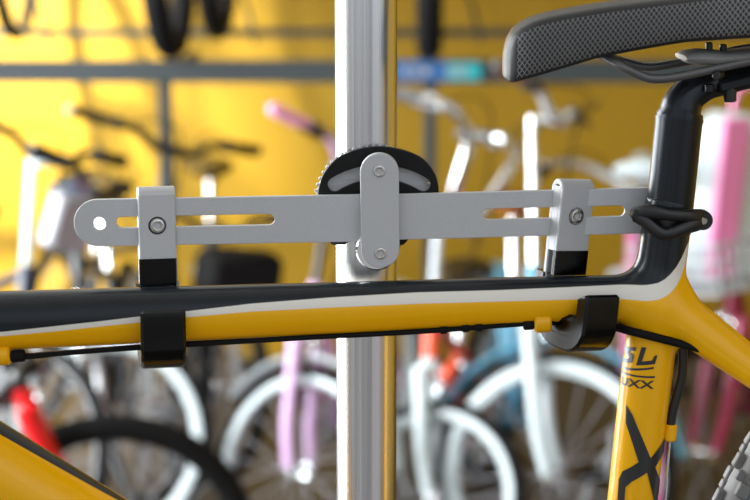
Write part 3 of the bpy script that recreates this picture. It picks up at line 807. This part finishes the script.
    # drivetrain
    b = MB(); b.rcyl(BB + Vector((0, -.048, 0)), BB + Vector((0, -.044, 0)), .075, .001, 32)
    b.build('chainring', 'silver_paint', root)
    for s, a in ((-1, .6), (1, .6 + PI)):
        e_ = BB + Vector((.15 * math.cos(a), .065 * s, .15 * math.sin(a)))
        b = MB(); b.sweep([BB + Vector((0, .055 * s, 0)), e_], .010, 10); ck = b.build('crank', 'silver_paint', root)
        b = MB(); b.box(e_ + Vector((0, .045 * s, 0)), (.08, .07, .02), bev=.004); b.build('pedal', 'black_matte', ck)
    for z in (-1, 1):
        pass
    b = MB(); loop = [BB + Vector((.075 * math.cos(a), -.046, .075 * math.sin(a))) for a in [PI / 2 - PI * i / 10 for i in range(11)]] + [rh + Vector((.03 * math.cos(a), -.046, .03 * math.sin(a))) for a in [-PI / 2 - PI * i / 8 for i in range(9)]]
    b.sweep(loop, [(.003, .004)] * len(loop), 6, closed=True, up=(0, 1, 0)); b.build('chain', 'rail', root)
    if chain_guard:
        b = MB(); c0 = BB + Vector((.05, -.06, .05)); c1 = rh + Vector((0, -.06, .05)); b.sweep([c0 + Vector((.06, 0, -.02)), c0, c1, c1 + Vector((-.05, 0, -.02))], [(.006, .02), (.008, .045), (.008, .03), (.006, .015)], 10, up=(0, 0, 1)); b.build('chain_guard', chain_guard, root)
    b = MB(); k0 = BB + Vector((-.05, .05, -.02)); b.sweep(ctr([k0, k0 + Vector((-.06, .07, -.1)), Vector((k0.x - .08, .16, .01))], 4), .007, 8); b.build('kickstand', 'silver_paint' if z0 == 0 else 'black_paint', root)
    if reflect:
        b = MB(); q = crown + Vector((.055, 0, -.005)); b.rcyl(q, q + Vector((.02, 0, 0)), .034, .004, 18); b.ball(q + Vector((.03, 0, .03)), .012, 8, mi=1)
        b.xf(MS); b.build('front_reflector', [reflect, 'chrome'], root)
    if lamp:
        b = MB(); q = CB + Vector((.05, 0, -.07)); b.sweep([q, q + Vector((.05, 0, 0)), q + Vector((.08, 0, 0))], [.02, .05, .055], 18); b.xf(MS); lo_ = b.build('lamp', 'black_gloss', root)
        b = MB(); b.rcyl(q + Vector((.078, 0, 0)), q + Vector((.086, 0, 0)), .048, .003, 18); b.xf(MS); b.build('lamp_lens', 'chrome', lo_)
    if basket:
        b = MB(); q = CB + Vector((.15, 0, bz)); w_, d_, h_ = .15, .10, bh; t_ = .0035
        for i in range(9):
            f = -1 + 2 * i / 8
            b.cyl(q + Vector((d_, f * w_, -h_)), q + Vector((d_, f * w_, h_)), t_, 6); b.cyl(q + Vector((-d_, f * w_, -h_)), q + Vector((-d_, f * w_, h_)), t_, 6); b.cyl(q + Vector((-d_, f * w_, -h_)), q + Vector((d_, f * w_, -h_)), t_, 6)
        for i in range(7):
            f = -1 + 2 * i / 6
            for s in (-1, 1): b.cyl(q + Vector((f * d_, s * w_, -h_)), q + Vector((f * d_, s * w_, h_)), t_, 6)
        for z in (-1, -.4, .3, 1):
            k_ = 1.6 if z == 1 else 1
            lp_ = [q + Vector((d_, w_, h_ * z)), q + Vector((-d_, w_, h_ * z)), q + Vector((-d_, -w_, h_ * z)), q + Vector((d_, -w_, h_ * z))]
            for i in range(4): b.cyl(lp_[i], lp_[(i + 1) % 4], t_ * k_, 6)
        b.xf(MS); b.build('basket', basket, root)
    if rear_rack:
        b = MB()
        for s in (-1, 0, 1): b.sweep([Vector((.12, .045 * s, 2 * r + .08)), Vector((-.22, .05 * s, 2 * r + .08))], .006, 8)
        for s in (-1, 1): b.sweep([Vector((-.1, .05 * s, 2 * r + .08)), Vector((0, .06 * s, r))], .005, 8)
        for x in (.12, 0, -.12, -.22): b.sweep([Vector((x, -.05, 2 * r + .08)), Vector((x, .05, 2 * r + .08))], .005, 8)
        b.build('luggage_rack', rear_rack, root)
    if bag:
        kind, m_, tw_, th_, td_, oz_ = bag
        b = MB(); q = CB + Vector((.14, 0, oz_)); b.box(q, (td_, tw_, th_), bev=min(td_, th_) * .18); b.xf(MS); b.build(kind, m_, root)
    return root

bicycle('mauve pink childrens bicycle with white fenders and pink grips left of the silver pole', (300, 470), -107, 72, .262, lean=-4, frame='pink_paint', fork='pink_paint', rim='white_paint', fender='white_paint', bar='flat', bar_end='pink_grip', bar_m='pink_paint', grip='pink_grip', step=True, saddle='white_paint', rim_h=.13, bell=True, fork_w=.05, fork_r=.017, stem_h=.32)
bicycle('white childrens bicycle with tall chrome handlebar and orange front reflector right of the pole', (437, 494), -102.5, 76, .232, frame='orange_plastic', fork='white_paint', rim='white_paint', bar='riser', bar_m='chrome', grip='rail', stem_m='silver_paint', rim_h=.16, reflect='orange_plastic', fork_w=.05, fork_r=.019, stem_h=.23, bar_r=.0145, saddle='black_gloss')
bicycle('pale blue fendered city bicycle with white fork and brown saddle behind the right hook', (553, 475), -88.7, 66, .30, lean=-.6, frame='blue_paint', fork='white_paint', rim='white_paint', fender='blue_paint', bar='flat', bar_m='silver_paint', grip='brown_leather', saddle='brown_leather', step=True, rim_h=.16, fork_w=.05, fork_r=.018, bar_end='rail', stem_m='chrome', stem_h=.37)
bicycle('magenta and white bicycle with wire basket at the right edge behind the seat post', (702, 452), -114, -32, .28, lean=-1, frame='magenta_paint', fork='magenta_paint', rim='black_paint', fender=None, bar='city', bar_m='silver_paint', grip='black_matte', saddle='white_paint', step=True, basket='silver_paint', bz=-.24, bh=.06, chain_guard='magenta_paint', fork_r=.02, fork_w=.045, stem_h=.26)
bicycle('black mountain bicycle with flat black handlebar and black rims behind the left hook', (155, 402), -62.4, 6, .29, lean=-12.5, frame='black_paint', fork='black_paint', rim='black_paint', bar='flat', bar_end='grey_paint', rim_h=.1, stem_h=.233, bar_r=.014)
bicycle('silver forked bicycle with black handlebar and grey bag at the left edge of the photo', (26, 462), -63, 24, .29, lean=-11, frame='dark_blue', fork='rail', rim='black_paint', bar='flat', bar_m='black_paint', stem_m='white_paint', lamp=True, stem_h=.28, fork_r=.019, bag=('bag', 'grey_paint', .13, .14, .06, -.14))
bicycle('black bicycle with red fork and thick black tires in front at lower left', (110, 562), 14, 0, .31, frame='black_paint', fork='red_paint', fork_r=.022, rim='grey_paint', bar='flat', rim_h=.08, tw=.035, stem_h=-.07, levers=False, saddle_h=.25)

# second row against the wall
bicycle('pink bicycle with white saddle in the back row, left of the seat post', (0, 0), 84, 0, .29, frame='hot_pink', fork='white_paint', rim='white_paint', fender='hot_pink', bar='city', bar_m='silver_paint', saddle='white_paint', step=True, D=4.35, sad_px=(646, 150), saddle_h=.68)
bicycle('dark bicycle with wide white front rim under the left hook', (106, 440), -89.5, 80, .29, lean=5, frame='black_paint', fork='chrome', rim='white_paint', bar='flat', rim_h=.15, stem_h=.16)
bag = empty('bag', (.90, 4.40, .70), label='pink and white bag standing in the wire basket at the right edge', category='bag'); bag.rotation_euler = (0, .09, .35)
b = MB(); b.box((0, 0, .215), (.28, .13, .43), bev=.04); b.build('body', 'white_paint', bag)
b = MB(); b.box((-.075, -.063, .22), (.075, .02, .40), bev=.006); b.build('pink_panel', 'hot_pink', bag)
b = MB(); b.sweep(ctr([(-.05, 0, .42), (-.045, 0, .48), (0, 0, .50), (.045, 0, .48), (.05, 0, .42)], 5), .008, 8); b.build('handle', 'hot_pink', bag)
bicycle('black and silver bicycle in the back row between the black and pink bicycles', (222, 378), -84, 25, .28, frame='black_paint', fork='silver_paint', rim='black_paint', bar='flat', D=5.0, stem_h=-.03, bag=('bag', 'black_matte', .24, .2, .14, -.13))

# ================================================================== steel display rack above the bicycles
rack = empty('display_rack', (0, 5.0, 0), label='slate grey steel two level display rack running along the yellow wall', category='rack')
def rk(b, nm, m='slate', par=None): b.xf(Matrix.Translation((0, -5, 0))); return b.build(nm, m, par or rack, 20)
YR = 5.0; zt = P(300, 60.5, YR).z; zb = P(300, 83, YR).z
b = MB(); b.box((.3, YR + .02, (zt + zb) / 2), (5.4, .04, zt - zb), bev=.003); rk(b, 'front_beam')
YB = 5.9; za = P(300, 29, YB).z; zc = P(300, 37, YB).z
b = MB(); b.box((.3, YB + .02, (za + zc) / 2), (5.4, .04, za - zc), bev=.002); rk(b, 'rear_rail')
for x in (165.5, 430):
    X = P(x, 120, YR + .06).x
    for y in (YR + .06,):
        b = MB(); b.box((X, y, zb / 2 if y < 5.5 else za / 2), (.036, .04, zb if y < 5.5 else za), bev=.003); rk(b, 'post')
    b = MB(); b.box((X, (YR + YB) / 2 + .05, zb + .02), (.03, YB - YR - .04, .03), bev=.002); rk(b, 'cross_bar')
for X in (-2.2, 2.4):
    b = MB(); b.box((X, YR + .06, zb / 2), (.042, .04, zb), bev=.003); rk(b, 'post')
sg = MB(); x0 = P(396, 70, YR).x; x1 = P(481, 70, YR).x; xm = P(440, 70, YR).x
sg.box(((x0 + x1) / 2, YR - .003, P(0, 71, YR).z), (x1 - x0, .006, zt - zb - .008), bev=.001)
sign = sg.build('label_strip', 'sign_blue'); tag(sign, label='small blue and teal label strip on the front beam of the rack', category='sign')
b = MB(); b.box(((xm + x1) / 2 + .01, YR - .0075, P(0, 71, YR).z), (x1 - xm - .02, .003, zt - zb - .014), bev=.0006); b.build('teal_panel', 'teal', sign)
for (a, c) in ((402, 409), (412, 418), (421, 430), (446, 452), (455, 466)):
    b = MB(); b.box((P((a + c) / 2, 71, YR).x, YR - .0092, P(0, 71, YR).z), (P(c, 71, YR).x - P(a, 71, YR).x, .001, .02)); b.build('pale_mark', 'grey_paint', sign)
UG = None
bicycle('black bicycle on the upper rack, its front tire left of the silver pole', (169, -60), -93, 0, .31, frame='black_paint', fork='black_paint', rim='black_paint', bar='flat', D=5.03, z0=zt, tw=.043, L=.95, nsp=16, spoke_m='rail')
bicycle('black bicycle on the upper rack, its front tire right of the silver pole', (430, -60), -92, 0, .31, frame='black_paint', fork='black_paint', rim='black_paint', bar='flat', D=5.03, z0=zt, tw=.043, L=.95, nsp=16, spoke_m='rail')
bicycle('black bicycle on the upper rack at the upper left corner of the photo', (-60, -60), -91, 0, .31, frame='black_paint', fork='black_paint', rim='black_paint', bar='flat', D=5.03, z0=zt, tw=.03, L=.95, nsp=16, spoke_m='rail')

# ================================================================== light
def area(name, loc, rot, sx, sy, power, col=(1, 1, 1)):
    l = bpy.data.lights.new(name, 'AREA'); l.shape = 'RECTANGLE'; l.size = sx; l.size_y = sy; l.energy = power; l.color = col
    o = bpy.data.objects.new(name, l); C.objects.link(o); o.location = loc; o.rotation_euler = rot; return o
area('window_daylight', (XL - .12, (WY0 + WY1) / 2, (WZ0 + WZ1) / 2), (0, math.radians(-90), 0), WZ1 - WZ0, WY1 - WY0, 560, (.93, .97, 1))
sl = bpy.data.lights.new('added_wall_spot', 'SPOT'); sl.energy = 2900; sl.spot_size = math.radians(48); sl.spot_blend = 1; sl.shadow_soft_size = .08; sl.color = (1, .97, .93)  # spot added to brighten the left of the back wall, no known fixture
so = bpy.data.objects.new('added_wall_spot', sl); C.objects.link(so); so.location = (-1.9, 4.6, 3.1); so.rotation_euler = (Vector((-1.45, 6.5, 1.25)) - so.location).to_track_quat('-Z', 'Y').to_euler()
wd = bpy.data.worlds.new('World'); bpy.context.scene.world = wd; wd.use_nodes = True
nt = wd.node_tree; bg = nt.nodes['Background']; tc = nt.nodes.new('ShaderNodeTexCoord'); sx = nt.nodes.new('ShaderNodeSeparateXYZ'); mr = nt.nodes.new('ShaderNodeMapRange')
mr.inputs['From Min'].default_value = -.06; mr.inputs['From Max'].default_value = .06; nt.links.new(tc.outputs['Generated'], sx.inputs[0]); nt.links.new(sx.outputs[2], mr.inputs[0])
mx = nt.nodes.new('ShaderNodeMix'); mx.data_type = 'RGBA'; mx.inputs[6].default_value = (.36, .355, .35, 1); mx.inputs[7].default_value = (.8, .85, .92, 1)
mp = nt.nodes.new('ShaderNodeMapping'); mp.inputs['Scale'].default_value = (1, 1, .25); nz = nt.nodes.new('ShaderNodeTexNoise'); nz.inputs['Scale'].default_value = 3.2; nz.inputs['Detail'].default_value = 3
m2 = nt.nodes.new('ShaderNodeMapRange'); m2.inputs['From Min'].default_value = .32; m2.inputs['From Max'].default_value = .68; m2.inputs['To Min'].default_value = .35; m2.inputs['To Max'].default_value = 1.9
nt.links.new(tc.outputs['Generated'], mp.inputs[0]); nt.links.new(mp.outputs[0], nz.inputs['Vector']); nt.links.new(nz.outputs['Fac'], m2.inputs[0]); nt.links.new(m2.outputs[0], bg.inputs[1])
nt.links.new(mr.outputs[0], mx.inputs[0]); nt.links.new(mx.outputs[2], bg.inputs[0])

cam = bpy.data.cameras.new('camera'); co = bpy.data.objects.new('camera', cam); C.objects.link(co)
cam.sensor_width = 36; cam.lens = F * 36 / 750; co.location = (0, 0, H); co.rotation_euler = (PI / 2 - PITCH, 0, 0)
cam.dof.use_dof = True; cam.dof.aperture_fstop = 7.0; cam.dof.focus_distance = 1.075; cam.clip_start = .05
sc = bpy.context.scene; sc.camera = co
sc.view_settings.view_transform = 'Standard'; sc.view_settings.look = 'None'; sc.view_settings.gamma = 1; sc.view_settings.use_curve_mapping = False
sc.view_settings.exposure = 0
sc.cycles.use_denoising = True; sc.cycles.max_bounces = 8
